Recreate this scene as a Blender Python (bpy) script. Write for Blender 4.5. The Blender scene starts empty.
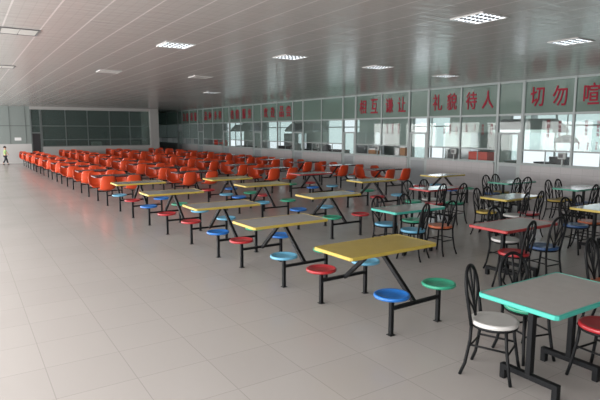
import bpy, math, random
from mathutils import Vector, Matrix
random.seed(7)
PI = math.pi
scene = bpy.context.scene
COL = scene.collection

# ------------------------------------------------------------------ materials
def mat(name, col, rough=.5, metal=0., spec=.5, emit=None, estr=0., coat=0.):
    m = bpy.data.materials.new(name); m.use_nodes = True
    b = m.node_tree.nodes['Principled BSDF']
    b.inputs['Base Color'].default_value = (*col, 1)
    b.inputs['Roughness'].default_value = rough
    b.inputs['Metallic'].default_value = metal
    b.inputs['Specular IOR Level'].default_value = spec
    b.inputs['Coat Weight'].default_value = coat
    b.inputs['Coat Roughness'].default_value = .12
    if emit:
        b.inputs['Emission Color'].default_value = (*emit, 1)
        b.inputs['Emission Strength'].default_value = estr
    return m

def nt(m):
    n = m.node_tree
    return n, n.nodes, n.links, n.nodes['Principled BSDF']

def math_node(n, op, a=None, b=None, v=None):
    x = n.nodes.new('ShaderNodeMath'); x.operation = op
    if a is not None:
        if isinstance(a, (int, float)): x.inputs[0].default_value = a
        else: n.links.new(a, x.inputs[0])
    if b is not None:
        if isinstance(b, (int, float)): x.inputs[1].default_value = b
        else: n.links.new(b, x.inputs[1])
    return x.outputs[0]

def mottle(m, col, amt=.12, scale=6., bump=0.):
    """small colour variation of a surface"""
    n, N, L, b = nt(m)
    tc = N.new('ShaderNodeTexCoord'); ns = N.new('ShaderNodeTexNoise')
    ns.inputs['Scale'].default_value = scale; ns.inputs['Detail'].default_value = 4
    L.new(tc.outputs['Object'], ns.inputs['Vector'])
    mx = N.new('ShaderNodeMix'); mx.data_type = 'RGBA'
    mx.inputs[6].default_value = (*[c * (1 - amt) for c in col], 1)
    mx.inputs[7].default_value = (*[min(1, c * (1 + amt)) for c in col], 1)
    L.new(ns.outputs['Fac'], mx.inputs[0]); L.new(mx.outputs[2], b.inputs['Base Color'])
    if bump:
        bp = N.new('ShaderNodeBump'); bp.inputs['Strength'].default_value = bump; bp.inputs['Distance'].default_value = .002
        L.new(ns.outputs['Fac'], bp.inputs['Height']); L.new(bp.outputs['Normal'], b.inputs['Normal'])
    return m

M = {}
M['black'] = mottle(mat('black_painted_steel', (.007, .008, .009), .5, spec=.18), (.007, .008, .009), .3, 30)
M['grey_top'] = mottle(mat('grey_laminate', (.43, .415, .40), .13), (.43, .415, .40), .06, 12)
M['tan_top'] = mottle(mat('yellow_laminate', (.43, .32, .065), .3), (.43, .32, .065), .10, 10)
M['olive_top'] = mottle(mat('faded_yellow_laminate', (.45, .40, .22), .28), (.45, .40, .22), .08, 10)
M['dark_top'] = mottle(mat('dark_laminate', (.10, .10, .105), .22), (.10, .10, .105), .12, 10)
M['yellow_edge'] = mat('yellow_edging', (.45, .34, .065), .4)
M['teal_edge'] = mat('turquoise_edging', (.055, .40, .33), .35)
M['red_edge'] = mat('red_edging', (.36, .035, .035), .4)
M['dark_edge'] = mat('maroon_edging', (.07, .018, .022), .4)
M['green_edge'] = mat('green_edging', (.05, .27, .19), .4)
SC = {'red': (.42, .025, .032), 'blue': (.02, .17, .56), 'light_blue': (.14, .42, .62), 'green': (.04, .36, .22),
      'white': (.62, .62, .60), 'yellow': (.55, .40, .08), 'navy': (.022, .075, .20), 'orange': (.52, .13, .05)}
for k, c in SC.items():
    c = tuple(x * .86 for x in c)
    M['s_' + k] = mottle(mat('seat_' + k, c, .30), c, .06, 14, .05)
M['shell'] = mottle(mat('orange_plastic', (.56, .060, .016), .30), (.56, .060, .016), .05, 5)
M['alu'] = mat('white_aluminium', (.25, .29, .285), .4, .0)
M['alu_dark'] = mat('dark_aluminium', (.10, .12, .118), .4)
M['kick'] = mottle(mat('grey_door_panel', (.19, .21, .22), .45), (.19, .21, .22), .05, 3)
M['wall'] = mottle(mat('painted_wall', (.45, .45, .44), .6), (.45, .45, .44), .04, 1.2)
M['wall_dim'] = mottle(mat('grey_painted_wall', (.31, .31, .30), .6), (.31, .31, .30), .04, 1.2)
M['kwall'] = mottle(mat('kitchen_wall_tile', (.42, .46, .44), .35), (.42, .46, .44), .05, 2)
M['steel'] = mottle(mat('stainless_steel', (.45, .47, .48), .3, .85), (.45, .47, .48), .06, 8)
M['card'] = mottle(mat('cardboard', (.34, .17, .08), .8), (.34, .17, .08), .1, 9)
M['crate_red'] = mat('red_plastic', (.45, .05, .03), .45)
M['blackp'] = mat('black_plastic', (.02, .02, .022), .4)
M['white'] = mat('white_plastic', (.70, .71, .71), .4)
M['letter'] = mat('red_vinyl', (.24, .008, .024), .5, spec=.15)
M['skin'] = mat('skin', (.50, .29, .20), .55)
M['hair'] = mat('black_hair', (.02, .016, .014), .5)
M['shirt'] = mottle(mat('green_cloth', (.26, .42, .16), .8), (.26, .42, .16), .1, 20)
M['trouser'] = mat('dark_cloth', (.02, .025, .035), .8)
M['shoe'] = mat('black_shoe', (.015, .015, .015), .4)
M['frame_grey'] = mat('lamp_frame', (.42, .42, .41), .4)
M['louvre'] = mat('mirror_louvre', (.16, .16, .17), .3, .6)
M['lamp_glow'] = mat('fluorescent_glow', (.8, .85, .9), .4, emit=(.88, .95, 1.), estr=3.2)
M['opal_off'] = mat('unlit_opal_panel', (.42, .42, .40), .35)
M['dark_gap'] = mat('dark_joint', (.10, .10, .10), .7)

def glass(name, tint, trans, rough=.03, scatter_col=(.3, .36, .34)):
    """pane: part of the light passes, part scatters on the film or as haze put into the colour, plus a fresnel reflection"""
    m = bpy.data.materials.new(name); m.use_nodes = True
    n = m.node_tree; N, L = n.nodes, n.links
    for x in list(N): N.remove(x)
    out = N.new('ShaderNodeOutputMaterial')
    tr = N.new('ShaderNodeBsdfTransparent'); tr.inputs[0].default_value = (*tint, 1)
    df = N.new('ShaderNodeBsdfDiffuse'); df.inputs[0].default_value = (*scatter_col, 1)
    gl = N.new('ShaderNodeBsdfGlossy'); gl.inputs['Roughness'].default_value = rough
    gl.inputs[0].default_value = (.42, .45, .44, 1)
    m1 = N.new('ShaderNodeMixShader'); m1.inputs[0].default_value = trans
    L.new(df.outputs[0], m1.inputs[1]); L.new(tr.outputs[0], m1.inputs[2])
    fr = N.new('ShaderNodeFresnel'); fr.inputs[0].default_value = 1.5
    ge = N.new('ShaderNodeNewGeometry')
    fm = N.new('ShaderNodeMath'); fm.operation = 'SUBTRACT'; fm.inputs[0].default_value = 1; L.new(ge.outputs['Backfacing'], fm.inputs[1])
    fx = N.new('ShaderNodeMath'); fx.operation = 'MULTIPLY'; L.new(fr.outputs[0], fx.inputs[0]); L.new(fm.outputs[0], fx.inputs[1])
    m2 = N.new('ShaderNodeMixShader'); L.new(fx.outputs[0], m2.inputs[0])
    L.new(m1.outputs[0], m2.inputs[1]); L.new(gl.outputs[0], m2.inputs[2])
    L.new(m2.outputs[0], out.inputs[0])
    return m
M['glass'] = glass('clear_greenish_glass', (.86, .93, .91), .86)
M['glass_clear'] = glass('clear_glass', (.95, .97, .97), .97)
M['glass_frost'] = glass('green_film_glass', (.62, .78, .72), .42, .12, (.17, .235, .205))
M['glass_pale'] = glass('pale_film_glass', (.75, .90, .88), .62, .08, (.48, .56, .54))
M['glass_dark'] = glass('dark_tinted_hazed_glass', (.66, .74, .71), .74, .04, (.115, .15, .14))  # tinted pane; its scatter colour is painted haze over the unlit room behind
M['panel_pale'] = mottle(mat('pale_green_panel', (.20, .235, .225), .3), (.20, .235, .225), .04, 1)

def floor_material():
    m = mat('floor_tiles', (.5, .48, .46), .2); n, N, L, b = nt(m)
    g = N.new('ShaderNodeNewGeometry'); sx = N.new('ShaderNodeSeparateXYZ'); L.new(g.outputs['Position'], sx.inputs[0])
    T = .607
    def line(o, off, w=.0035):
        f = math_node(n, 'FLOORED_MODULO', math_node(n, 'ADD', o, -off + T / 2 + 60 * T), T)
        return math_node(n, 'LESS_THAN', math_node(n, 'ABSOLUTE', math_node(n, 'SUBTRACT', f, T / 2)), w)
    gr = math_node(n, 'MAXIMUM', line(sx.outputs[0], .457), line(sx.outputs[1], 3.456))
    # tile id tone
    cx = math_node(n, 'FLOOR', math_node(n, 'DIVIDE', math_node(n, 'ADD', sx.outputs[0], -.457), T))
    cy = math_node(n, 'FLOOR', math_node(n, 'DIVIDE', math_node(n, 'ADD', sx.outputs[1], -3.456), T))
    cb = N.new('ShaderNodeCombineXYZ'); L.new(cx, cb.inputs[0]); L.new(cy, cb.inputs[1])
    wn = N.new('ShaderNodeTexWhiteNoise'); wn.noise_dimensions = '2D'; L.new(cb.outputs[0], wn.inputs[0])
    ns = N.new('ShaderNodeTexNoise'); ns.inputs['Scale'].default_value = .7; ns.inputs['Detail'].default_value = 5
    L.new(g.outputs['Position'], ns.inputs['Vector'])
    mx = N.new('ShaderNodeMix'); mx.data_type = 'RGBA'
    mx.inputs[6].default_value = (.375, .358, .342, 1); mx.inputs[7].default_value = (.400, .382, .365, 1)
    L.new(math_node(n, 'ADD', math_node(n, 'MULTIPLY', wn.outputs[0], .5), math_node(n, 'MULTIPLY', ns.outputs['Fac'], .5)), mx.inputs[0])
    mg = N.new('ShaderNodeMix'); mg.data_type = 'RGBA'; mg.inputs[7].default_value = (.20, .19, .18, 1)
    L.new(math_node(n, 'MULTIPLY', gr, .42), mg.inputs[0]); L.new(mx.outputs[2], mg.inputs[6]); L.new(mg.outputs[2], b.inputs['Base Color'])
    r = math_node(n, 'ADD', math_node(n, 'MULTIPLY', ns.outputs['Fac'], .16), .14)
    L.new(r, b.inputs['Roughness'])
    bp = N.new('ShaderNodeBump'); bp.inputs['Strength'].default_value = .25; bp.inputs['Distance'].default_value = .002
    n2 = N.new('ShaderNodeTexNoise'); n2.inputs['Scale'].default_value = 3.; L.new(g.outputs['Position'], n2.inputs['Vector'])
    L.new(n2.outputs['Fac'], bp.inputs['Height']); L.new(bp.outputs['Normal'], b.inputs['Normal'])
    return m

def ceiling_material():
    m = mat('ceiling_panels', (.5, .47, .46), .21); n, N, L, b = nt(m)
    g = N.new('ShaderNodeNewGeometry'); sx = N.new('ShaderNodeSeparateXYZ'); L.new(g.outputs['Position'], sx.inputs[0])
    T = .48
    f = math_node(n, 'FLOORED_MODULO', math_node(n, 'ADD', sx.outputs[0], -.60 + T / 2 + 60 * T), T)
    d = math_node(n, 'ABSOLUTE', math_node(n, 'SUBTRACT', f, T / 2))
    seam = math_node(n, 'LESS_THAN', d, .011)
    T2 = .12
    f2 = math_node(n, 'FLOORED_MODULO', math_node(n, 'ADD', sx.outputs[0], -.60 + T2 / 2 + 60 * T2), T2)
    rib = math_node(n, 'LESS_THAN', math_node(n, 'ABSOLUTE', math_node(n, 'SUBTRACT', f2, T2 / 2)), .006)
    ns = N.new('ShaderNodeTexNoise'); ns.inputs['Scale'].default_value = .5; L.new(g.outputs['Position'], ns.inputs['Vector'])
    mx = N.new('ShaderNodeMix'); mx.data_type = 'RGBA'
    mx.inputs[6].default_value = (.325, .32, .305, 1); mx.inputs[7].default_value = (.355, .345, .33, 1)
    L.new(ns.outputs['Fac'], mx.inputs[0])
    mr = N.new('ShaderNodeMix'); mr.data_type = 'RGBA'; mr.inputs[7].default_value = (.29, .285, .27, 1)
    L.new(math_node(n, 'MULTIPLY', rib, .5), mr.inputs[0]); L.new(mx.outputs[2], mr.inputs[6])
    mg = N.new('ShaderNodeMix'); mg.data_type = 'RGBA'; mg.inputs[7].default_value = (.50, .48, .46, 1)
    L.new(seam, mg.inputs[0]); L.new(mr.outputs[2], mg.inputs[6]); L.new(mg.outputs[2], b.inputs['Base Color'])
    # sheet ripple: waves across the strips
    mp = N.new('ShaderNodeMapping'); mp.inputs['Scale'].default_value = (2.2, 8.5, 1)
    L.new(g.outputs['Position'], mp.inputs[0])
    n2 = N.new('ShaderNodeTexNoise'); n2.inputs['Scale'].default_value = 1.; n2.inputs['Detail'].default_value = 1.5
    L.new(mp.outputs[0], n2.inputs['Vector'])
    h = math_node(n, 'ADD', math_node(n, 'MULTIPLY', n2.outputs['Fac'], .6), math_node(n, 'MULTIPLY', seam, .12))
    bp = N.new('ShaderNodeBump'); bp.inputs['Strength'].default_value = .9; bp.inputs['Distance'].default_value = .012
    L.new(h, bp.inputs['Height']); L.new(bp.outputs['Normal'], b.inputs['Normal'])
    return m

def tile_wall_material():
    m = mat('counter_wall_tiles', (.6, .6, .6), .35); n, N, L, b = nt(m)
    g = N.new('ShaderNodeNewGeometry'); sx = N.new('ShaderNodeSeparateXYZ'); L.new(g.outputs['Position'], sx.inputs[0])
    cb = N.new('ShaderNodeCombineXYZ')
    L.new(math_node(n, 'ADD', sx.outputs[0], sx.outputs[1]), cb.inputs[0]); L.new(sx.outputs[2], cb.inputs[1])
    br = N.new('ShaderNodeTexBrick'); br.inputs['Scale'].default_value = 1.; br.inputs['Brick Width'].default_value = .3
    br.inputs['Row Height'].default_value = .2; br.inputs['Mortar Size'].default_value = .004; br.offset = 0
    br.inputs['Color1'].default_value = (.265, .26, .26, 1); br.inputs['Color2'].default_value = (.28, .275, .275, 1)
    br.inputs['Mortar'].default_value = (.21, .21, .21, 1)
    L.new(cb.outputs[0], br.inputs[0]); L.new(br.outputs[0], b.inputs['Base Color'])
    return m
M['floor'] = floor_material(); M['ceil'] = ceiling_material(); M['tile'] = tile_wall_material()

# ------------------------------------------------------------------ mesh builder
class MB:
    def __init__(s): s.v = []; s.f = []; s.sm = []
    def add(s, vs, fs, smooth=False):
        o = len(s.v); s.v += [tuple(x) for x in vs]; s.f += [tuple(i + o for i in f) for f in fs]; s.sm += [smooth] * len(fs)
        return s
    def box(s, x0, x1, y0, y1, z0, z1, bev=0.):
        if bev <= 0:
            vs = [(x, y, z) for z in (z0, z1) for y in (y0, y1) for x in (x0, x1)]
            return s.add(vs, [(0, 2, 3, 1), (4, 5, 7, 6), (0, 1, 5, 4), (2, 6, 7, 3), (0, 4, 6, 2), (1, 3, 7, 5)])
        b = bev; rings = []
        for z, i in ((z0, b), (z0 + b, 0), (z1 - b, 0), (z1, b)):
            rings.append([(x0 + i + b, y0 + i, z), (x1 - i - b, y0 + i, z), (x1 - i, y0 + i + b, z), (x1 - i, y1 - i - b, z),
                          (x1 - i - b, y1 - i, z), (x0 + i + b, y1 - i, z), (x0 + i, y1 - i - b, z), (x0 + i, y0 + i + b, z)])
        return s.rings(rings)
    def rings(s, rings, smooth=False, cap=True, closed=True):
        n = len(rings[0]); vs = [p for r in rings for p in r]; fs = []
        for k in range(len(rings) - 1):
            for i in range(n if closed else n - 1):
                j = (i + 1) % n
                fs.append((k * n + i, k * n + j, (k + 1) * n + j, (k + 1) * n + i))
        s.add(vs, fs, smooth)
        if cap:
            o = len(s.v) - len(vs)
            s.f.append(tuple(o + i for i in reversed(range(n)))); s.sm.append(False)
            o2 = len(s.v) - n
            s.f.append(tuple(o2 + i for i in range(n))); s.sm.append(False)
        return s
    def lathe(s, prof, n=24, c=(0, 0, 0)):
        return s.rings([[(c[0] + r * math.cos(2 * PI * i / n), c[1] + r * math.sin(2 * PI * i / n), c[2] + z) for i in range(n)] for r, z in prof], True)
    def tube(s, pts, r, n=8, closed=False, sq=None):
        pts = [Vector(p) for p in pts]; rs = []; N = len(pts)
        up = None
        for i, p in enumerate(pts):
            if closed: t = pts[(i + 1) % N] - pts[i - 1]
            else: t = pts[min(i + 1, N - 1)] - pts[max(i - 1, 0)]
            t.normalize()
            if up is None:
                up = Vector((0, 0, 1)) if abs(t.z) < .9 else Vector((0, 1, 0))
            up = (up - t * up.dot(t)).normalized(); sd = t.cross(up)
            if sq:
                a, b = sq
                rs.append([p + sd * x * a / 2 + up * y * b / 2 for x, y in ((-1, -1), (1, -1), (1, 1), (-1, 1))])
            else:
                rr = r[i] if isinstance(r, (list, tuple)) else r
                rs.append([p + (sd * math.cos(2 * PI * k / n) + up * math.sin(2 * PI * k / n)) * rr for k in range(n)])
        if closed: rs.append(rs[0])
        return s.rings(rs, not sq, cap=not closed)
    def mesh(s, name, m):
        me = bpy.data.meshes.new(name); me.from_pydata(s.v, [], s.f); me.materials.append(m)
        me.polygons.foreach_set('use_smooth', s.sm); me.validate(); me.update()
        return me
    def build(s, name, m, parent=None, loc=(0, 0, 0), rz=0.):
        return put(name, s.mesh(name, m), parent, loc, rz)

def put(name, me, parent=None, loc=(0, 0, 0), rz=0.):
    o = bpy.data.objects.new(name, me); COL.objects.link(o)
    o.location = loc; o.rotation_euler = (0, 0, rz)
    if parent: o.parent = parent
    return o
def thing(name, label, cat, loc=(0, 0, 0), rz=0., group=None):
    o = bpy.data.objects.new(name, None); COL.objects.link(o); o.empty_display_size = .1
    o.location = loc; o.rotation_euler = (0, 0, rz); o['label'] = label; o['category'] = cat
    if group: o['group'] = group
    return o
def tag(o, label, cat, group=None):
    o['label'] = label; o['category'] = cat
    if group: o['group'] = group
    return o
def struct(o): o['kind'] = 'structure'; return o

# ------------------------------------------------------------------ room shell
XW, CZ = 13.9, 3.45            # window wall plane, ceiling height
XL, YN, YP, YF, XK = -3.2, -4.5, 36., 43.6, 19.2
def wallbox(name, x0, x1, y0, y1, z0, z1, m): return struct(MB().box(x0, x1, y0, y1, z0, z1).build(name, m))
wallbox('floor', XL - .2, XK + .2, YN - .2, YF + .2, -.15, 0, M['floor'])
wallbox('ceiling', XL - .2, XK + .2, YN - .2, YF + .2, CZ, CZ + .12, M['ceil'])
wallbox('wall_near', XL - .2, XK + .2, YN - .2, YN, 0, CZ, M['wall'])
wallbox('wall_far', XL - .2, XK + .2, YF, YF + .2, 0, CZ, M['wall'])
# left wall with a long row of daylight windows
w = MB().box(XL - .2, XL, YN, YF, 0, .6).box(XL - .2, XL, YN, YF, 2.6, CZ)
LW = [(YN + .8 + i * 4.0, YN + .8 + i * 4.0 + 3.2) for i in range(12) if YN + .8 + i * 4 + 3.2 < YF]
yy = YN
for a, b in LW: w.box(XL - .2, XL, yy, a, .6, 2.6); yy = b
w.box(XL - .2, XL, yy, YF, .6, 2.6)
struct(w.build('wall_left', M['wall']))
# kitchen outer wall with windows
KW = [(-1.5, 2.4), (4., 7.2), (9.6, 13.5), (16.7, 19.1), (23.3, 26.5), (30.6, 34.1), (37.9, 41.3)]
w = MB().box(XK, XK + .2, YN, YF, 0, .55).box(XK, XK + .2, YN, YF, 2.65, CZ); yy = YN
for a, b in KW: w.box(XK, XK + .2, yy, a, .55, 2.65); yy = b
w.box(XK, XK + .2, yy, YF, .55, 2.65)
struct(w.build('wall_kitchen', M['kwall']))
wn = 0
for side, W, z0, z1, X in (('l', LW, .6, 2.6, XL - .1), ('k', KW, .55, 2.65, XK + .1)):
    for a, b in W:
        wn += 1
        f = MB(); nb = max(2, round((b - a) / 1.6))
        for i in range(nb + 1):
            y = a + (b - a) * i / nb; f.box(X - .03, X + .03, max(a, y - .03), min(b, y + .03), z0, z1)
        for z in (z0 + .03, z0 + (z1 - z0) * .78, z1 - .03): f.box(X - .03, X + .03, a, b, z - .03, z + .03)
        o = struct(f.build('window_%d' % wn, M['alu']))
        MB().box(X - .005, X + .005, a + .02, b - .02, z0 + .02, z1 - .02).build('glass_pane', M['glass_clear'], o)

# ---------------- serving wall (X = XW) : doors every ~4 m, two wide panels between
ND = [1.4, 5.4, 9.36, 13.06, 17.1, 21.1, 25.25, 29.35, 33.45, 37.5]
FD = [2.3, 6.3, 10.2, 13.98, 17.95, 22.0, 26.2, 30.25, 34.4, 38.4]
MID = [3.85, 7.83, 11.63, 15.5, 19.56, 23.55, 27.8, 31.85, 36.0]
Z_S, Z_R, Z_T = 1.0, 1.42, 2.46
T = .06
def bar(mb, y0, y1, z0, z1, d=.035): mb.box(XW - d, XW + d, y0, y1, z0, z1)
dn = 0
low = []
for k, (a, b) in enumerate(zip(ND, FD)):
    dn += 1
    f = MB()
    for y in (a, b): bar(f, y - .035, y + .035, 0, CZ, .045)
    a1, b1 = a + .035, b - .035
    bar(f, a1, b1, Z_T - .03, Z_T + .03); bar(f, a1, b1, 1.87, 1.93); bar(f, a1, b1, CZ - .06, CZ)
    bar(f, a1, a + .12, 0.005, 1.87, .025); bar(f, b - .12, b1, 0.005, 1.87, .025); bar(f, a + .12, b - .12, .92, 1.02, .028)
    root = struct(f.build('door_%d' % dn, M['alu']))
    MB().box(XW - .02, XW + .02, a + .12, b - .12, .02, .92).build('kick_panel', M['kick'], root)
    MB().box(XW - .006, XW + .006, a + .12, b - .12, 1.02, 1.87).build('door_glass', M['glass'], root)
    MB().box(XW - .006, XW + .006, a + .035, b - .035, 1.93, Z_T - .03).build('transom_glass', M['glass_clear'], root)
    MB().box(XW - .006, XW + .006, a + .035, b - .035, Z_T + .03, CZ - .06).build('top_glass', M['glass_frost'], root)
    MB().tube([(XW - .03, a + .09, 1.0), (XW - .08, a + .09, 1.0), (XW - .08, a + .2, 1.0)], .01, 6).build('door_handle', M['steel'], root)
panels = []
edges = [(YN, ND[0], (YN + ND[0]) / 2)] + [(FD[i], ND[i + 1], MID[i]) for i in range(9)] + [(FD[9], YF, 41.0)]
for i, (a, b, mid) in enumerate(edges):
    wallbox('wall_right_%d' % (i + 1), XW - .07, XW + .10, a + .035, b - .035, 0, Z_S - .02, M['tile'])
    struct(MB().box(XW - .10, XW + .14, a + .035, b - .035, Z_S - .02, Z_S + .015, .004).build('trim_%d' % (i + 1), M['alu']))
    for (p0, p1) in ((a, mid), (mid, b)):
        wn += 1
        f = MB()
        y0 = p0 + .035 if p0 == a else p0 - .03; y1 = p1 - .035 if p1 == b else p1 - .03
        bar(f, y0, p0 + .06 if p0 == a else p0 + .03, Z_S + .015, CZ)
        if p1 == b: bar(f, p1 - .06, p1 - .035, Z_S + .015, CZ)
        xa = p0 + .06 if p0 == a else p0 + .03; xb = p1 - .06 if p1 == b else p1 - .03
        bar(f, xa, xb, Z_T - .03, Z_T + .03, .033); bar(f, xa, xb, Z_R - .022, Z_R + .022, .033); bar(f, xa, xb, CZ - .06, CZ, .033); bar(f, xa, xb, Z_S + .015, Z_S + .05, .033)
        q = p0 + (p1 - p0) * .5
        bar(f, q - .012, q + .012, Z_S + .05, Z_R, .015)
        root = struct(f.build('window_%d' % wn, M['alu']))
        MB().box(XW - .006, XW + .006, p0 + .03, p1 - .03, Z_T + .03, CZ - .06).build('letter_pane', M['glass_frost'], root)
        MB().box(XW - .006, XW + .006, p0 + .03, p1 - .03, Z_R + .022, Z_T - .03).build('middle_pane', M['glass'] , root)
        MB().box(XW - .02, XW - .008, p0 + .03, q - .012, Z_S + .05, Z_R - .022).build('hatch_pane', M['glass_clear'], root)
        panels.append((p0, p1))

# ---------------- far partition (Y = YP)
struct(MB().box(XL, 3.62, YP, YP + .15, 0, 1.17).build('wall_back_low', M['wall']))
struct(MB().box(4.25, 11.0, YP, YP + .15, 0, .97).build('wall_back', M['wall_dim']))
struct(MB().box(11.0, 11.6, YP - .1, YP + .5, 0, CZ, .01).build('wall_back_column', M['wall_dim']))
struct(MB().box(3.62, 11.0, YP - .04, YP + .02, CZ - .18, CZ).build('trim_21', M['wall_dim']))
struct(MB().box(XL, 3.62, YP + .05, YP + .10, 1.17, CZ).build('wall_back_upper', M['panel_pale']))
f = MB()
for x in (-2.2, -.8, .6, 1.2, 2.5, 3.36): f.box(x - .012, x + .012, YP + .035, YP + .05, 1.17, CZ)
f.box(XL, 3.6, YP + .03, YP + .05, 2.25, 2.29)
struct(f.build('trim_20', M['alu_dark']))
xs = [4.25, 5.63, 6.95, 8.33, 9.64, 10.98]
for x0, x1 in zip(xs[:-1], xs[1:]):
    wn += 1; f = MB()
    f.box(x0 - .03, x0 + .03, YP + .02, YP + .08, .97, CZ)
    for z in (.995, 1.41, 2.27, CZ - .03): f.box(x0 + .03, x1 - .03, YP + .022, YP + .078, z - .025, z + .025)
    root = struct(f.build('window_%d' % wn, M['alu_dark']))
    MB().box(x0 + .03, x1 - .03, YP + .045, YP + .055, 1.0, CZ - .05).build('glass_pane', M['glass_dark'], root)
f = MB()
for x in (3.66, 4.18): f.box(x - .035, x + .035, YP + .0, YP + .1, 0, CZ)
f.box(3.695, 4.145, YP+.01, YP + .09, 1.80, 1.88); f.box(3.695, 4.145, YP+.01, YP + .09, CZ - .1, CZ); f.box(3.695, 4.145, YP + .02, YP + .08, 2.25, 2.29)
root = struct(f.build('door_%d' % (dn + 1), M['alu_dark']))
MB().box(3.695, 4.145, YP + .045, YP + .055, 1.88, CZ - .1).build('glass_pane', M['glass_dark'], root)
MB().box(3.695, 4.145, YP + .04, YP + .07, 0.02, 1.80).build('door_leaf', M['blackp'], root)
wallbox('wall_store_side', 11.45, 11.6, YP + .5, YF, 0, CZ, M['wall'])
wallbox('wall_store_back', XL, 11.45, YP + 3.6, YP + 3.75, 0, CZ, M['kick'])
tag(MB().box(2.72, 3.08, YP + .035, YP + .05, 1.38, 1.56, .002).build('notice_board', M['white'], None),
    'small white notice plate on the pale green panel near the dark door', 'notice')

# ------------------------------------------------------------------ red lettering on the panes
BF = None
def text_mesh(ch, size, name):
    cu = bpy.data.curves.new(name, 'FONT'); cu.body = ch; cu.size = size; cu.align_x = 'CENTER'; cu.align_y = 'CENTER'
    cu.extrude = .006; cu.offset = .011 * size; cu.resolution_u = 2
    ob = bpy.data.objects.new(name, cu); COL.objects.link(ob)
    bpy.context.view_layer.update()
    dg = bpy.context.evaluated_depsgraph_get()
    me = bpy.data.meshes.new_from_object(ob.evaluated_get(dg))
    bpy.data.objects.remove(ob); bpy.data.curves.remove(cu)
    me.materials.clear(); me.materials.append(M['letter'])
    # centre the glyph on its own box
    xs_ = [v.co.x for v in me.vertices]; ys_ = [v.co.y for v in me.vertices]
    if xs_:
        cx_, cy_ = (min(xs_) + max(xs_)) / 2, (min(ys_) + max(ys_)) / 2
        wx, wy = max(xs_) - min(xs_), max(ys_) - min(ys_)
        for v in me.vertices:
            v.co.x = (v.co.x - cx_) * .42 / max(wx, .3); v.co.y = (v.co.y - cy_) * .56 / max(wy, .3)
    return me
RZL = Matrix(((0, 0, -1), (-1, 0, 0), (0, 1, 0)))      # text x -> -Y, text y -> +Z, normal -> -X
words = [((FD[1] , MID[1]), '喧哗', 'at the right edge of the picture'),
         ((MID[1], ND[2]), '切勿', 'right of the nearest glazed door'),
         ((FD[2], MID[2]), '待人', 'left of the nearest glazed door'),
         ((MID[2], ND[3]), '礼貌', 'just right of the second nearest door'),
         ((FD[3], MID[3]), '谦让', 'just left of the second nearest door'),
         ((MID[3], ND[4]), '相互', 'just right of the third nearest door'),
         ((FD[5], MID[5]), '品尝', 'first left of the unlettered stretch'),
         ((MID[5], ND[6]), '欢迎', 'second word left of the unlettered stretch'),
         ((FD[6], MID[6]), '服务', 'third word left of the unlettered stretch'),
         ((MID[6], ND[7]), '热情', 'fourth word left of the unlettered stretch'),
         ((FD[7], MID[7]), '多样', 'fourth word from the far end of the wall'),
         ((MID[7], ND[8]), '品种', 'third word from the far end of the wall'),
         ((FD[8], MID[8]), '质量', 'second word from the far end of the wall'),
         ((MID[8], ND[9]), '注重', 'farthest word of the long slogan wall')]
for (a, b), wd, where in words:
    yc = (a + b) / 2
    o = thing('wall_lettering', 'red Chinese word %s on the upper glass, %s' % (wd, where), 'lettering', (XW - .02, yc, 2.95), 0, 'red slogan words on the upper panes')
    for ch, dy in ((wd[0], .33), (wd[1], -.33)):
        c = put('character', text_mesh(ch, .6, 'character'), o, (0, dy * (b - a) / 1.5, 0))
        c.rotation_euler = RZL.to_euler()

# small red menu columns on the middle panes (illegible rows of little marks)
cols = [(8.55, 2.31, 1.78, 4), (8.21, 2.28, 1.82, 4), (7.48, 2.27, 1.85, 4), (7.17, 2.26, 1.83, 4), (7.65, 1.69, 1.5, 3), (7.41, 1.69, 1.48, 3),
        (7.18, 1.7, 1.49, 3), (15.18, 2.28, 1.86, 5), (14.87, 2.28, 1.86, 3), (14.54, 2.27, 1.86, 3), (12.32, 2.08, 1.87, 2), (12.06, 2.21, 1.84, 3),
        (11.8, 2.14, 1.84, 3), (11.38, 2.2, 1.91, 3), (11.06, 2.2, 1.98, 3), (10.75, 2.2, 1.85, 3), (10.42, 2.22, 1.85, 3)]
cw = ['left column under the word 切勿', 'right column under the word 切勿', 'upper left column under the word 喧', 'upper right column under the word 喧',
      'lower left short column under the word 喧', 'lower middle short column under the word 喧', 'lower right short column under the word 喧',
      'left column under the word 谦让', 'middle column under the word 谦让', 'right column under the word 谦让',
      'left column under the word 礼貌', 'middle column under the word 礼貌', 'right column under the word 礼貌',
      'first column under the word 待人', 'second column under the word 待人', 'third column under the word 待人', 'fourth column under the word 待人']
for (y, zt, zb, n), where in zip(cols, cw):
    mb = MB(); h = (zt - zb) / n; s = min(h * .78, .13)
    for i in range(n):
        zc = zt - h * (i + .5)
        for t_ in range(3):
            z = zc + (t_ - 1) * s * .36; mb.box(-.004, .004, -s * .42 + random.random() * s * .12, s * .42 - random.random() * s * .12, z - s * .06, z + s * .06)
        for t_ in (-.28, .22): 
            yq = t_ * s + random.uniform(-.1, .1) * s; mb.box(-.004, .004, yq - s * .06, yq + s * .06, zc - s * .45, zc + s * .45)
    o = mb.build('menu_lettering', M['letter'], None, (XW - .012, y, 0))
    tag(o, 'small red menu writing on the glass, ' + where, 'lettering', 'small red menu columns on the middle panes')

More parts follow.
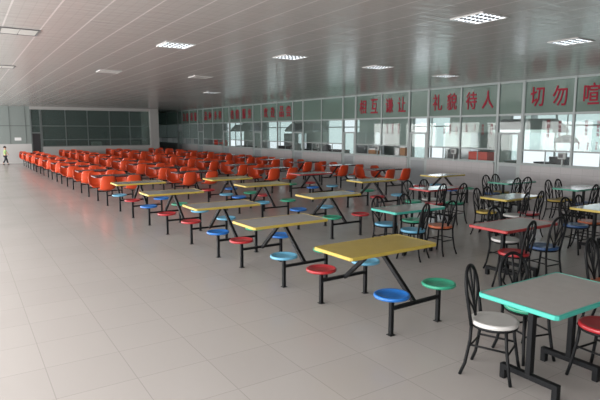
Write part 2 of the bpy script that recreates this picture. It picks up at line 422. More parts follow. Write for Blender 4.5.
# ------------------------------------------------------------------ ceiling lamps
def lamp_meshes():
    A = .25
    fr = MB()
    for s_ in (-1, 1):
        fr.box(-A - .009, A + .009, s_ * A - .009, s_ * A + .009, -.014, 0); fr.box(s_ * A - .009, s_ * A + .009, -A + .009, A - .009, -.014, 0)
    lv = MB()
    for i in range(1, 6):
        c = -A + i * A / 3; lv.box(c - .016, c + .016, -A + .012, A - .012, -.008, -.004)
    for i in range(1, 4):
        c = -A + i * A / 2; lv.box(-A + .012, A - .012, c - .020, c + .020, -.0085, -.0035)
    df = MB().box(-A + .012, A - .012, -A + .012, A - .012, -.003, 0)
    pn = MB().box(-A + .02, -.008, -A + .02, A - .02, -.010, 0).box(.008, A - .02, -A + .02, A - .02, -.010, 0)
    return fr.mesh('frame', M['frame_grey']), fr.mesh('dark_frame', M['dark_gap']), lv.mesh('louvre', M['louvre']), df.mesh('diffuser', M['lamp_glow']), pn.mesh('panel', M['opal_off'])
LF, LFD, LL, LD, LP = lamp_meshes()
lamps = [(5.77, 4.6, 'largest and nearest, near the top right'), (8.53, 4.95, 'at the far right above the word 切勿'),
         (3.21, 8.86, 'left of centre above the stool tables'), (5.63, 9.02, 'in the middle of the picture'),
         (8.2, 9.32, 'above the word 相互'), (11.05, 9.8, 'closest to the word 礼貌'), (8.27, 19., 'very far, above the words 热情')]
for x, y, where in lamps:
    o = thing('ceiling_lamp', 'square louvred ceiling light, ' + where, 'ceiling light', (x, y, CZ), 0, 'square louvred lights in the ceiling')
    put('frame', LF, o); put('louvre', LL, o); put('diffuser', LD, o)
for x, y, where in [(.83, 8.9, 'near the left edge'), (.9, 13.9, 'farther away at the left edge')]:
    o = thing('ceiling_hatch', 'square unlit ceiling light panel with dark outline, ' + where, 'ceiling light', (x, y, CZ), 0, 'unlit square panels in the ceiling')
    put('frame', LFD, o); put('panel', LP, o)
for x, y, where in [(3.2, 13.65, 'on the left part of the ceiling'), (5.64, 13.7, 'left of centre beyond the lit lamp')]:
    o = thing('ceiling_lamp', 'far unlit louvred ceiling light, ' + where, 'ceiling light', (x, y, CZ), 0, 'unlit louvred lights')
    put('frame', LF, o); put('louvre', LL, o); put('panel', LP, o)

# ------------------------------------------------------------------ fixed tables
def rect_ring(hx, hy, z, c=.02):
    return [(-hx + c, -hy, z), (hx - c, -hy, z), (hx, -hy + c, z), (hx, hy - c, z), (hx - c, hy, z), (-hx + c, hy, z), (-hx, hy - c, z), (-hx, -hy + c, z)]
def top_mesh(m, L=1.2, W=.63, z=.73): return MB().rings([rect_ring(L / 2 - .008, W / 2 - .008, z - .02), rect_ring(L / 2 - .008, W / 2 - .008, z)]).mesh('tabletop', m)
def edge_mesh(m, L=1.2, W=.63, z=.73):
    hx, hy = L / 2, W / 2; a = .014
    return MB().rings([rect_ring(hx - a, hy - a, z - .034), rect_ring(hx - .003, hy - .003, z - .034), rect_ring(hx, hy, z - .028), rect_ring(hx, hy, z - .004),
                       rect_ring(hx - .004, hy - .004, z + .002), rect_ring(hx - a, hy - a, z + .002), rect_ring(hx - a, hy - a, z - .034)], cap=False).mesh('edge_band', m)
cache = {}
def cm(key, fn):
    if key not in cache: cache[key] = fn()
    return cache[key]
SX, SY = .338, .575
def post_mesh(): return MB().box(-.02, .02, -.02, .02, .004, .385, .003).box(-.032, .032, -.032, .032, 0, .005).box(-.06, .06, -.06, .06, .378, .386).mesh('post', M['black'])
def stool_mesh(c):
    return MB().lathe([(.02, .386), (.158, .386), (.173, .392), (.178, .404), (.175, .418), (.165, .425), (.152, .421), (.14, .412), (.06, .409), (.008, .409)], 28).mesh('stool_seat', M['s_' + c])
def bar_mesh(): return MB().tube([(-SX + .02, 0, .27), (SX - .02, 0, .27)], 0, sq=(.04, .03)).mesh('crossbar', M['black'])
def strut_mesh(): return MB().tube([(.0, -SY + .02, .265), (0, -.03, .722)], 0, sq=(.042, .042)).mesh('strut', M['black'])
def plate_mesh(): return MB().box(-.28, .28, -.03, .03, .712, .728).box(-.05, .05, -.2, .2, .712, .727).mesh('top_plate', M['black'])
def shell_mesh():
    # moulded shell seat facing +Y: profile swept from the front lip over the pan and up the back
    prof = [(.215, .405), (.205, .425), (.16, .428), (.08, .418), (0., .410), (-.08, .410), (-.14, .422), (-.185, .455), (-.208, .51), (-.218, .58), (-.226, .66), (-.232, .73), (-.236, .785), (-.24, .81)]
    wid = [.33, .36, .375, .385, .39, .40, .405, .41, .412, .41, .40, .38, .33, .23]
    side = [.0, .006, .018, .030, .045, .060, .075, .085, .085, .075, .06, .045, .025, .008]
    nu = 12; outer = []; inner = []
    for (y, z), wd, sd in zip(prof, wid, side):
        ro, ri = [], []
        i = prof.index((y, z))
        t = Vector((prof[min(i + 1, len(prof) - 1)][0] - prof[max(i - 1, 0)][0], prof[min(i + 1, len(prof) - 1)][1] - prof[max(i - 1, 0)][1])).normalized()
        nrm = Vector((t.y, -t.x))       # points to the sitter side
        if nrm.x * 1 + nrm.y * .6 < 0: nrm = -nrm
        for k in range(nu + 1):
            u = -1 + 2 * k / nu; lift = sd * abs(u) ** 2.6
            p = (u * wd / 2, y + nrm.x * lift, z + nrm.y * lift)
            ro.append(p); ri.append((p[0] * .972, p[1] + nrm.x * .008, p[2] + nrm.y * .008))
        outer.append(ro); inner.append(ri)
    rings = [o_ + list(reversed(i_)) for o_, i_ in zip(outer, inner)]
    return MB().rings(rings, True).mesh('shell_seat', M['shell'])
POSTM, BARM, STRUTM, PLATEM, SHELLM = post_mesh(), bar_mesh(), strut_mesh(), plate_mesh(), shell_mesh()

COLN = {'yellow_edge': 'yellow', 'teal_edge': 'turquoise', 'red_edge': 'red', 'dark_edge': 'maroon', 'green_edge': 'dark green'}
def fixed_table(x, y, label, group, top, edge, seats=None, rz=0., name='canteen_table', toff=.0, L=1.17):
    t = thing(name, label, 'table', (x, y, 0), rz, group)
    L_ = L
    tt = put('tabletop', cm(('top', top, L), lambda: top_mesh(M[top], L_)), t, (toff, 0, .03))
    put('edge_band', cm(('edge', edge, L), lambda: edge_mesh(M[edge], L_)), tt)['label'] = COLN[edge] + ' edge band'
    put('top_plate', PLATEM, t)
    for s_ in (-1, 1):
        put('crossbar', BARM, t, (0, s_ * SY, 0))
        put('strut', STRUTM, t, (0, 0, 0), 0 if s_ < 0 else PI)
    i = 0
    for sy in (-1, 1):
        for sx in (-1, 1):
            put('post', POSTM, t, (sx * SX, sy * SY, 0))
            if seats: put('stool_seat', cm(('st', seats[i]), lambda: stool_mesh(seats[i])), t, (sx * SX, sy * SY, 0))['label'] = seats[i].replace('_', ' ') + ' round stool seat'
            else: put('shell_seat', SHELLM, t, (sx * SX, sy * SY, 0), (0 if sy < 0 else PI) + random.uniform(-.06, .06))
            i += 1
    return t
B_, LB, G_, R_ = 'blue', 'light_blue', 'green', 'red'
G1 = 'yellow-edged tables with round coloured stools'
def cn(s): return ', '.join(q.replace('_', ' ') for q in s)
stools = [  # x, y, top, edge, (near left, near right, far left, far right), where
    (3.735, 4.19, 'tan_top', 'yellow_edge', (B_, G_, R_, LB), 'nearest table, whole top yellow'),
    (3.675, 6.12, 'grey_top', 'yellow_edge', (LB, G_, R_, B_), 'directly behind the nearest all-yellow table'),
    (3.63, 8.02, 'grey_top', 'yellow_edge', (B_, G_, R_, LB), 'third table along the open floor'),
    (3.560, 10.25, 'grey_top', 'yellow_edge', (R_, LB, B_, G_), 'fourth table along the open floor'),
    (3.530, 12.55, 'grey_top', 'yellow_edge', (R_, B_, LB, G_), 'last before the orange seats by the floor'),
    (5.98, 8.17, 'grey_top', 'yellow_edge', (G_, R_, B_, LB), 'front table of the second column'),
    (5.86, 10.62, 'olive_top', 'yellow_edge', (LB, G_, B_, R_), 'tan top, middle of the second column'),
    (5.82, 12.4, 'olive_top', 'yellow_edge', (LB, G_, R_, B_), 'rear of the second column, before orange seats'),
    (8.68, 9.98, 'grey_top', 'yellow_edge', (R_, LB, B_, G_), 'front of the third column'),
    (8.55, 12.55, 'grey_top', 'red_edge', (B_, LB, G_, R_), 'only one with a red edge'),
    (11.33, 10.02, 'grey_top', 'yellow_edge', (B_, G_, R_, LB), 'standing alone near the serving wall')]
for x, y, top, edge, seats, where in stools:
    nm = {'tan_top': 'yellow', 'grey_top': 'grey', 'olive_top': 'tan'}[top]
    if edge == 'red_edge': lab = 'grey red-edged table with fixed round stools, behind the front table of the third column'
    else: lab = '%s table with fixed round stools, %s' % (nm, where)
    fixed_table(x, y, lab, G1 if edge == 'yellow_edge' else 'red-edged table with round stools', top, edge, seats, math.radians(1.3) if y < 7 else 0, toff=(-.02 if y < 7 else -.005 if y < 9 else -.025), L=1.24 if y < 5 else 1.2 if y < 7 else 1.17)
OR = ['first', 'second', 'third', 'fourth', 'fifth', 'sixth', 'seventh', 'eighth', 'ninth', 'tenth', 'eleventh']
rows = [14.93, 17.1, 19.48, 21.68, 23.9, 26.1, 28.45, 30.6, 32.5]
cx0 = {1: lambda y: 3.665 - .016 * (y - 4.2), 2: lambda y: 5.82 - .012 * (y - 12), 3: lambda y: 8.62 - .012 * (y - 12), 4: lambda y: 11.4 - .012 * (y - 12)}
CN = {1: 'column beside the open floor', 2: 'second column from the open floor', 3: 'third column from the open floor', 4: 'column nearest the glazed wall'}
for c in (1, 2, 3, 4):
    ys = list(rows)
    if c > 1: ys.append(34.45)
    if c == 4: ys = [12.62] + ys
    for i, y in enumerate(ys):
        yj = y + random.uniform(-.04, .04)
        fixed_table(cx0[c](yj), yj, 'dark table with orange shell seats, %s from front, %s' % (OR[i], CN[c]), 'dark tables with orange shell seats',
                    'dark_top', 'dark_edge', None, 0, toff=.03)

# ------------------------------------------------------------------ loose tables with two-post frames
def pedestal_mesh():
    return MB().box(-.028, .028, -.022, .022, .115, .70, .003).mesh('post', M['black'])
def foot_mesh():
    return MB().box(-.025, .025, -.245, .245, .08, .125, .003).box(-.025, .025, -.245, -.20, 0, .10, .003).box(-.025, .025, .20, .245, 0, .10, .003).mesh('foot', M['black'])
def rail_mesh(): return MB().box(-.4, .4, -.02, .02, .672, .698).mesh('top_rail', M['black'])
def arm_mesh(): return MB().box(-.02, .02, -.24, .24, .672, .6975).mesh('top_arm', M['black'])
def dining_table(x, y, label, edge, top='grey_top', rz=0., px=.31, L=1.15, W=.6, po=0.):
    t = thing('dining_table', label, 'table', (x, y, 0), rz, 'grey tables with two-post frames and loose chairs')
    tt = put('tabletop', cm(('dt', top, L), lambda: top_mesh(M[top], L, W)), t)
    put('edge_band', cm(('de', edge, L), lambda: edge_mesh(M[edge], L, W)), tt)['label'] = COLN[edge] + ' edge band'
    put('top_rail', cm('rail', rail_mesh), t)
    for s_ in (-1, 1):
        put('post', cm('ped', pedestal_mesh), t, (s_ * px + po, 0, 0))
        put('foot', cm('foot', foot_mesh), t, (s_ * px + po, 0, 0))
        put('top_arm', cm('arm', arm_mesh), t, (s_ * px + po, 0, 0))
    return t

def bistro(x, y, rz, colour, label):
    t = thing('bistro_chair', label, 'chair', (x, y, 0), rz, 'black metal chairs with round seats and looped backs')
    put('seat', cm(('bs', colour), lambda: MB().lathe([(.02, .434), (.178, .434), (.188, .438), (.190, .446), (.190, .462), (.185, .469), (.174, .472), (.16, .470), (.08, .470), (.01, .470)], 28).mesh('seat', M['s_' + colour])), t)
    put('seat_ring', cm('sr', lambda: MB().tube([(.175 * math.cos(a), .175 * math.sin(a), .424) for a in [2 * PI * k / 28 for k in range(28)]], .012, 6, True).mesh('seat_ring', M['black'])), t)
    put('stretcher', cm('st_r', lambda: MB().tube([(-.138, .145, .235), (.138, .145, .235)], .0085, 6).tube([(-.138, -.16, .235), (.138, -.16, .235)], .0085, 6).tube([(-.138, -.158, .26), (-.136, .14, .26)], .0085, 6).tube([(.138, -.158, .26), (.136, .14, .26)], .0085, 6).mesh('stretcher', M['black'])), t)
    def fleg(sx): return MB().tube([(sx * .125, .125, .425), (sx * .132, .135, .3), (sx * .15, .165, .1), (sx * .162, .185, 0)], .0135, 8).mesh('leg', M['black'])
    def rleg(sx): return MB().tube([(sx * .135, -.145, .425), (sx * .135, -.15, .3), (sx * .15, -.18, .1), (sx * .165, -.215, 0)], .0135, 8).mesh('leg', M['black'])
    for sx in (-1, 1):
        put('leg', cm(('fl', sx), lambda: fleg(sx)), t); put('leg', cm(('rl', sx), lambda: rleg(sx)), t)
    def yb(z): return -.145 - (z - .42) * .16
    def hoop():
        pts = []
        for k in range(29):
            a = PI * k / 28
            # straight sides to z .70, then a rounded top
            if k == 0: pts += [(-.135, yb(.42), .42), (-.141, yb(.52), .52), (-.147, yb(.62), .62)]
            pts.append((-.150 * math.cos(a), yb(.70 + .185 * math.sin(a)), .70 + .185 * math.sin(a)))
            if k == 28: pts += [(.147, yb(.62), .62), (.141, yb(.52), .52), (.135, yb(.42), .42)]
        return MB().tube(pts, .0150, 8).mesh('back_hoop', M['black'])
    def fan():
        mb = MB()
        def curve(p):      # quadratic spline in (x,z)
            out = []
            for k in range(13):
                s_ = k / 12; a, b, c, d = p
                q = [(1 - s_) ** 3 * a[i] + 3 * (1 - s_) ** 2 * s_ * b[i] + 3 * (1 - s_) * s_ ** 2 * c[i] + s_ ** 3 * d[i] for i in (0, 1)]
                out.append((q[0], yb(q[1]), q[1]))
            return out
        for s_ in (-1, 1):
            mb.tube(curve(((s_ * .008, .56), (s_ * .012, .66), (s_ * .080, .72), (s_ * .090, .835))), .0085, 6)       # upper branch to the shoulder of the hoop
            mb.tube(curve(((s_ * .008, .46), (s_ * .016, .56), (s_ * .12, .60), (s_ * .148, .70))), .0085, 6)        # lower branch to the side of the hoop
        mb.tube([(0, yb(.43), .43), (0, yb(.6), .6), (0, yb(.75), .75), (0, yb(.884), .884)], .0095, 6)
        return mb.mesh('back_rods', M['black'])
    bk = put('backrest', cm('hoop', hoop), t); put('back_rods', cm('fan', fan), bk)
    return t
RD = math.radians
dining_table(3.885, 2.23, 'nearest grey table with turquoise edge, bottom right corner', 'teal_edge', L=1.09, W=.66, px=.283, po=-.027)
bistro(3.555, 2.55, RD(202), 'white', 'chair with white seat, left of the nearest turquoise-edged table')
bistro(4.10, 2.62, RD(164), 'green', 'chair with green seat behind the nearest turquoise-edged table')
bistro(4.20, 2.00, RD(-4), 'red', 'chair with red seat at the bottom right picture corner')
bistro(5.42, 2.56, RD(186), 'orange', 'chair cut by the right edge, only its looped back showing beyond the turquoise table')
dining_table(6.27, 4.27, 'grey table with bright red edge, in front of the yellow-edged one', 'red_edge', px=.22)
bistro(6.42, 4.5, RD(178), 'white', 'white-seated chair behind the nearer red-edged table')
bistro(5.80, 3.93, RD(12), 'red', 'red-seated chair before the nearer red-edged table')
bistro(6.45, 3.93, RD(-5), 'navy', 'blue-seated chair right of the red one at the red-edged table')
dining_table(6.14, 6.14, 'glossy grey table with turquoise edge, behind the all-yellow table', 'teal_edge')
bistro(5.85, 6.365, RD(184), 'light_blue', 'light blue seat, far left side of the middle turquoise-edged table')
bistro(6.48, 6.37, RD(184), 'green', 'green seat, far side of the middle turquoise-edged table')
bistro(5.82, 5.72, RD(20), 'light_blue', 'light blue seat, near side of the middle turquoise-edged table')
bistro(6.46, 5.74, RD(3), 'orange', 'orange-red seat, right near side of the middle turquoise-edged table')
dining_table(8.83, 7.98, 'glossy grey table with red edge, before the lone yellow-edged stool table', 'red_edge', px=.24)
bistro(8.24, 8.13, RD(172), 'green', 'far left chair of the farther red-edged table')
bistro(8.80, 8.14, RD(180), 'white', 'far right chair of the farther red-edged table')
bistro(8.38, 7.64, RD(8), 'red', 'near left red-seated chair of the farther red-edged table')
bistro(8.84, 7.48, RD(4), 'green', 'near right chair of the farther red-edged table, pulled out')
dining_table(8.88, 6.13, 'grey table with yellow edge and loose black chairs, centre right', 'yellow_edge', px=.26)
bistro(8.33, 6.28, RD(190), 'yellow', 'yellow-seated chair at left of the yellow-edged dining table')
bistro(8.72, 6.36, RD(182), 'white', 'white-seated chair on the far side of the yellow-edged dining table')
bistro(8.42, 5.74, RD(16), 'white', 'near left chair at the yellow-edged dining table, back towards camera')
bistro(8.87, 5.74, RD(9), 'red', 'near right chair at the yellow-edged dining table, back towards camera')
dining_table(11.5, 7.95, 'grey table with dark green edge against the serving wall, left one', 'green_edge', px=.345)
bistro(10.95, 8.10, RD(180), 'navy', 'leftmost far chair at the left green-edged table by the wall')
bistro(11.38, 8.15, RD(178), 'yellow', 'second far chair at the left green-edged table by the wall')
bistro(10.95, 7.64, RD(0), 'green', 'near left chair at the left green-edged table by the wall')
bistro(11.36, 7.62, RD(-10), 'red', 'near right chair at the left green-edged table by the wall')
dining_table(11.55, 6.28, 'grey table with dark green edge against the serving wall, right one', 'green_edge', px=.2)
bistro(11.05, 6.50, RD(184), 'yellow', 'left far chair with yellow seat at the right green-edged table')
bistro(11.44, 6.50, RD(184), 'yellow', 'second far chair with yellow seat at the right green-edged table')
bistro(10.93, 5.82, RD(4), 'navy', 'near left chair at the right green-edged table by the wall')
bistro(11.36, 5.85, RD(-6), 'navy', 'near right chair at the right green-edged table by the wall')
dining_table(8.98, 4.42, 'grey table with yellow edge cut by the right picture edge', 'yellow_edge')
bistro(8.38, 4.57, RD(176), 'navy', 'blue-seated chair at the yellow-edged table cut by the right picture edge')
bistro(8.90, 4.62, RD(182), 'orange', 'orange-seated chair behind the table cut by the right picture edge')

# ------------------------------------------------------------------ kitchen behind the glass
def worktable(x, y, L_, label):
    t = thing('worktable', label, 'worktable', (x, y, 0), 0, 'steel worktables behind the glass')
    MB().box(-.32, .32, -L_ / 2, L_ / 2, .82, .86, .005).build('worktop', M['steel'], t)
    MB().box(-.30, .30, -L_ / 2 + .04, L_ / 2 - .04, .28, .30).build('lower_shelf', M['steel'], t)
    for sx in (-.28, .28):
        for sy in (-L_ / 2 + .05, L_ / 2 - .05): MB().box(sx - .02, sx + .02, sy - .02, sy + .02, 0, .82).build('leg', M['steel'], t)
for x, y, L_, w_ in [(14.7, 7.9, 2.6, 'under the dome hood, nearest the right edge'), (14.7, 11.7, 2.4, 'behind the words 礼貌 and 待人'), (14.7, 15.6, 2.6, 'behind the cardboard boxes'),
                 (14.7, 19.6, 2.4, 'behind the panes without lettering'), (14.7, 23.7, 2.6, 'behind the words 欢迎 and 品尝'), (14.7, 27.8, 2.4, 'behind the words 热情 and 服务')]:
    worktable(x, y, L_, 'long steel worktable behind the glass, ' + w_)
def hood(x, y, z, r, label, m):
    t = thing('steam_hood', label, 'hood', (x, y, 0))
    MB().lathe([(r, z), (r * .98, z + .03), (r * .85, z + .12), (r * .6, z + .19), (r * .3, z + .23), (.04, z + .24)], 20).build('dome', m, t)
    MB().tube([(0, 0, z + .23), (0, 0, CZ)], .02, 8).build('hanger', M['steel'], t)
hood(15.6, 8.98, 1.62, .36, 'dark dome-shaped hood hanging behind the glass right of the nearest door', mat('dull_steel', (.14, .19, .18), .4, .4))
def reader(y, label):
    t = thing('card_reader', label, 'card reader', (XW - .06, y, 1.3), 0, 'card readers at the serving hatches')
    MB().box(-.07, .0, -.12, .12, -.09, .09, .01).build('case', M['panel_pale'], t)
    MB().box(-.074, -.069, -.03, .09, -.05, .05).build('screen', M['blackp'], t)
    MB().box(-.05, -.03, -.02, .02, -.285, -.1).build('stand', M['panel_pale'], t)
reader(8.03, 'white card reader with black screen on the window below the word 勿')
reader(11.78, 'white card reader with black screen below the words 礼貌 and 待人')
reader(15.62, 'white card reader with black screen below the word 相互')
reader(19.7, 'white card reader with dark screen below the panes without lettering')
def carton(x, y, z, a, b, h, m, label, cat='box', name='cardboard_box', grp=None):
    t = thing(name, label, cat, (x, y, z), random.uniform(-.15, .15), grp)
    MB().box(-a / 2, a / 2, -b / 2, b / 2, 0, h, .004).build('body', M[m], t)
    MB().box(-a / 2 - .004, a / 2 + .004, -b / 2 - .004, b / 2 + .004, h - .06, h + .004, .003).build('lid', M[m] if m != 'card' else M['white'], t)
carton(14.6, 15.2, .864, .3, .2, .44, 'white', 'tall white box on the worktable under the word 谦让', 'box', 'storage_box')
carton(14.6, 14.88, .864, .35, .26, .52, 'card', 'tall brown cardboard box on the worktable, the right of two')
carton(14.6, 16.75, .864, .3, .4, .38, 'card', 'brown cardboard box behind the card reader under the word 相互')
carton(14.62, 11.3, .864, .4, .8, .42, 'crate_red', 'long orange-red crate on the worktable under the word 待人', 'crate', 'plastic_crate')
carton(14.7, 8.6, .864, .35, .5, .36, 'blackp', 'dark crate on the worktable below the dome hood', 'crate', 'plastic_crate')
carton(14.7, 24.3, .864, .4, .9, .3, 'blackp', 'long black crate on the worktable under the word 品尝', 'crate', 'plastic_crate')
carton(14.7, 19.3, .864, .4, 1.1, .25, 'blackp', 'long dark crate behind the panes without lettering', 'crate', 'plastic_crate')
t = thing('serving_rack', 'bright red rack behind the glass near the far end', 'rack', (14.6, 32.35, 0))
MB().box(-.2, .2, -.8, .8, 1.12, 1.2).build('shelf', M['crate_red'], t)
for sy in (-.75, .75): MB().box(-.15, .15, sy - .05, sy + .05, 0, 1.36).build('upright', M['crate_red'], t)
for y, r, h, w_ in [(12.9, .22, .45, 'under the word 礼'), (20.3, .2, .4, 'behind the panes without lettering'), (7.2, .22, .42, 'at the right edge of the glass wall'), (23.0, .22, .42, 'under the word 品尝')]:
    t = thing('stock_pot', 'round steel stock pot on the worktable, ' + w_, 'pot', (14.75, y, .862 if abs(y - 12.9) > .3 else .862), 0, 'steel pots behind the glass')
    if y == 12.9: t.location.y = 12.6
    MB().lathe([(r * .96, 0), (r, .02), (r, h), (r * 1.04, h + .01), (r * 1.04, h + .02), (r * .5, h + .05), (.02, h + .06)], 20).build('body', M['steel'], t)
    MB().tube([(-.04, 0, h + .055), (-.04, 0, h + .09), (.04, 0, h + .09), (.04, 0, h + .055)], .008, 6).build('lid_handle', M['blackp'], t)
def cabinet(x, y, w, h, label, m='steel'):
    t = thing('kitchen_cabinet', label, 'cabinet', (x, y, 0), 0, 'tall cabinets behind the glass')
    MB().box(-.3, .3, -w / 2, w / 2, .08, h, .006).build('body', M[m], t)
    for s_ in (-1, 1):
        dr = MB().box(-.318, -.3, s_ * w / 4 - w / 4 + .01, s_ * w / 4 + w / 4 - .01, .12, h - .04, .004).build('door', M[m], t)
        MB().box(-.335, -.318, s_ * .05 - .01, s_ * .05 + .01, h * .5, h * .5 + .14).build('handle', M['blackp'], dr)
        MB().box(-.28, .28, s_ * (w / 2 - .05) - .03, s_ * (w / 2 - .05) + .03, 0, .08).build('foot', M['blackp'], t)
cabinet(18.2, 15.1, 1.4, 1.9, 'tall steel cabinet at the back of the kitchen behind the word 待人')
cabinet(18.2, 21.2, 1.6, 1.9, 'tall steel cabinet at the back of the kitchen behind the word 相互')
cabinet(18.2, 28.6, 1.8, 1.8, 'tall steel cabinet at the back of the kitchen behind the unlettered stretch')
def canopy(x, y, L_, label):
    t = thing('exhaust_canopy', label, 'exhaust hood', (x, y, 0), 0, 'long exhaust canopies in the kitchen')
    MB().rings([[(-.5, -L_ / 2, 1.92), (.5, -L_ / 2, 1.92), (.5, L_ / 2, 1.92), (-.5, L_ / 2, 1.92)], [(-.5, -L_ / 2, 2.02), (.5, -L_ / 2, 2.02), (.5, L_ / 2, 2.02), (-.5, L_ / 2, 2.02)],
                [(-.25, -L_ / 2 + .3, 2.4), (.25, -L_ / 2 + .3, 2.4), (.25, L_ / 2 - .3, 2.4), (-.25, L_ / 2 - .3, 2.4)]]).build('canopy', M['steel'], t)
    MB().box(-.2, .2, -.2, .2, 2.4, CZ).build('duct', M['steel'], t)
canopy(17.0, 11.2, 2.4, 'long steel exhaust canopy hanging behind the word 切勿 panes')
canopy(17.0, 25.6, 3.0, 'long steel exhaust canopy hanging behind the unlettered stretch')
canopy(17.0, 33.2, 3.0, 'long steel exhaust canopy hanging behind the words 欢迎 and 品尝')
def cooker(x, y, L_, label):
    t = thing('cooking_range', label, 'stove', (x, y, 0), 0, 'cooking ranges under the canopies')
    MB().box(-.45, .45, -L_ / 2, L_ / 2, 0, .8, .01).build('body', M['steel'], t)
    n = int(L_ // .8)
    for i in range(n):
        yy_ = -L_ / 2 + (i + .5) * L_ / n
        MB().lathe([(.24, .80), (.26, .82), (.30, .90), (.31, .905), (.28, .90), (.1, .83), (.01, .82)], 18, (0, yy_, 0)).build('wok', M['blackp'], t)
cooker(17.0, 11.2, 2.4, 'steel cooking range with woks in the kitchen behind the word 切勿 panes')
cooker(17.0, 25.6, 3.0, 'steel cooking range with woks behind the unlettered stretch')
cooker(17.0, 33.2, 3.0, 'steel cooking range with woks behind the words 欢迎 and 品尝')
# things in the dark store behind the far partition
for x, m, w_ in [(7.55, 'white', 'white'), (10.1, 'frame_grey', 'grey')]:
    t = thing('cupboard', '%s cabinet in the dark room behind the far partition' % w_, 'cupboard', (x, YP + .6, 0), 0)
    MB().box(-.3, .3, -.25, .25, 0, 1.25, .01).build('body', M[m], t)
    MB().box(-.28, .28, -.268, -.25, .05, 1.2, .004).build('door', M[m], t)
for x, w_ in [(5.2, 'left'), (9.0, 'right')]:
    t = thing('storage_shelf', 'dark storage shelf behind the far partition glass, %s one' % w_, 'shelf', (x, YP + .9, 0))
    for z in (.5, 1.1, 1.7): MB().box(-.8, .8, -.25, .25, z, z + .04).build('shelf_board', M['kick'], t)
    for sx in (-.78, .78): MB().box(sx - .02, sx + .02, -.25, .25, 0, 1.9).build('side_panel', M['alu_dark'], t)

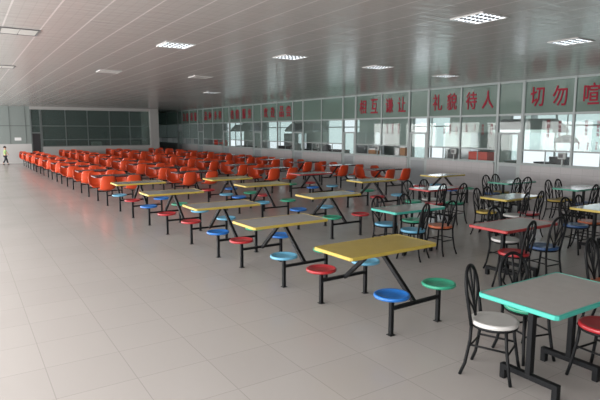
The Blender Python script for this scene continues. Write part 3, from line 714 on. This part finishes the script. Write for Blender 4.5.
# ------------------------------------------------------------------ walking child
def skin_obj(name, verts, edges, radii, m, parent, root=0, sub=2):
    me = bpy.data.meshes.new(name); me.from_pydata(verts, edges, []); me.materials.append(m)
    o = put(name, me, parent)
    md = o.modifiers.new('skin', 'SKIN'); md.use_smooth_shade = True
    sv = me.skin_vertices[0].data
    for i, r in enumerate(radii):
        sv[i].radius = (r, r) if not isinstance(r, tuple) else r
        sv[i].use_root = (i == root)
    s = o.modifiers.new('sub', 'SUBSURF'); s.levels = s.render_levels = sub
    return o
def person():
    t = thing('person', 'small person in a green shirt and dark trousers walking by the far wall', 'person', (2.08, 34.75, 0), RD(-78))
    S = 1.10 / 1.10
    # local frame: faces +Y, left/right = x ; height 1.10
    V = [(0, 0, .54), (0, 0, .68), (0, .005, .80), (0, .005, .885), (0, .02, .93), (0, .02, 1.0), (0, .015, 1.06),      # 0..6 spine, neck, head
         (-.055, 0, .53), (-.06, .085, .30), (-.06, .13, .065), (-.06, .19, .02),      # 7..10 right leg, forward
         (.055, 0, .53), (.06, -.03, .30), (.06, -.16, .085), (.06, -.12, .02),       # 11..14 left leg, trailing
         (-.10, 0, .85), (-.135, -.04, .68), (-.13, -.0, .54), (-.125, .015, .49),         # 15..18 right arm
         (.10, 0, .85), (.135, .06, .69), (.13, .14, .58), (.125, .17, .54)]         # 19..22 left arm
    E_ = [(0, 1), (1, 2), (2, 3), (3, 4), (4, 5), (5, 6), (0, 7), (7, 8), (8, 9), (9, 10), (0, 11), (11, 12), (12, 13), (13, 14), (2, 15), (15, 16), (16, 17), (17, 18), (2, 19), (19, 20), (20, 21), (21, 22)]
    r = [(.085, .065), (.08, .06), (.09, .06), .035, .05, .072, .05, .06, .042, .028, .022, .06, .042, .028, .022, .035, .027, .02, .022, .035, .027, .02, .022]
    skin_obj('body', V, E_, r, M['skin'], t)
    skin_obj('shirt', [(0, 0, .52), (0, 0, .66), (0, .003, .79), (0, .004, .855), (-.10, 0, .845), (-.125, -.03, .74), (.10, 0, .845), (.125, .045, .745)],
             [(0, 1), (1, 2), (2, 3), (2, 4), (4, 5), (2, 6), (6, 7)], [(.10, .078), (.092, .073), (.10, .07), (.05, .045), .046, .042, .046, .042], M['shirt'], t)
    skin_obj('trousers', [(0, 0, .545), (-.055, 0, .50), (-.06, .085, .30), (-.06, .125, .09), (.055, 0, .50), (.06, -.03, .30), (.06, -.145, .11)],
             [(0, 1), (1, 2), (2, 3), (0, 4), (4, 5), (5, 6)], [(.09, .07), .066, .052, .042, .066, .052, .042], M['trouser'], t)
    for a, b in (((-.06, .115, .03), (-.06, .215, .025)), ((.06, -.165, .05), (.06, -.075, .025))):
        MB().tube([a, ((a[0] + b[0]) / 2, (a[1] + b[1]) / 2, (a[2] + b[2]) / 2), b], [.028, .027, .018], 10).build('shoe', M['shoe'], t)
    hp = []
    for k in range(7):
        a = PI / 2 * k / 6; hp.append((.083 * math.cos(a) + .002, 1.015 + .078 * math.sin(a)))
    MB().lathe([(.06, .985)] + hp, 16, (0, .002, 0)).build('hair', M['hair'], t)
person()

# ------------------------------------------------------------------ light
world = bpy.data.worlds.new('overcast'); scene.world = world; world.use_nodes = True
bg = world.node_tree.nodes['Background']; bg.inputs[0].default_value = (.90, .96, 1, 1); bg.inputs[1].default_value = 1.3
def area(name, loc, rot, sx, sy, p, col):
    l = bpy.data.lights.new(name, 'AREA'); l.shape = 'RECTANGLE'; l.size = sx; l.size_y = sy; l.energy = p; l.color = col
    o = bpy.data.objects.new(name, l); COL.objects.link(o); o.location = loc; o.rotation_euler = rot
for a, b in LW:
    area('window_daylight', (XL + .02, (a + b) / 2, 1.6), (0, -PI / 2, 0), 1.9, b - a, 350, (1., .955, .945))
for a, b in KW:
    area('kitchen_daylight', (XK - .02, (a + b) / 2, 1.6), (0, PI / 2, 0), 2.0, b - a, 30, (.88, .95, 1.))

# ------------------------------------------------------------------ camera
cam = bpy.data.cameras.new('camera'); co = bpy.data.objects.new('camera', cam); COL.objects.link(co)
cam.sensor_width = 36; cam.lens = 518. / 600 * 36; cam.clip_end = 200
co.location = (0, 0, 2.0)
co.rotation_euler = (PI / 2 - .1338, 0, -.576)
scene.camera = co
vs = scene.view_settings
vs.view_transform = 'Standard'; vs.look = 'None'; vs.gamma = 1; vs.use_curve_mapping = False; vs.exposure = 0
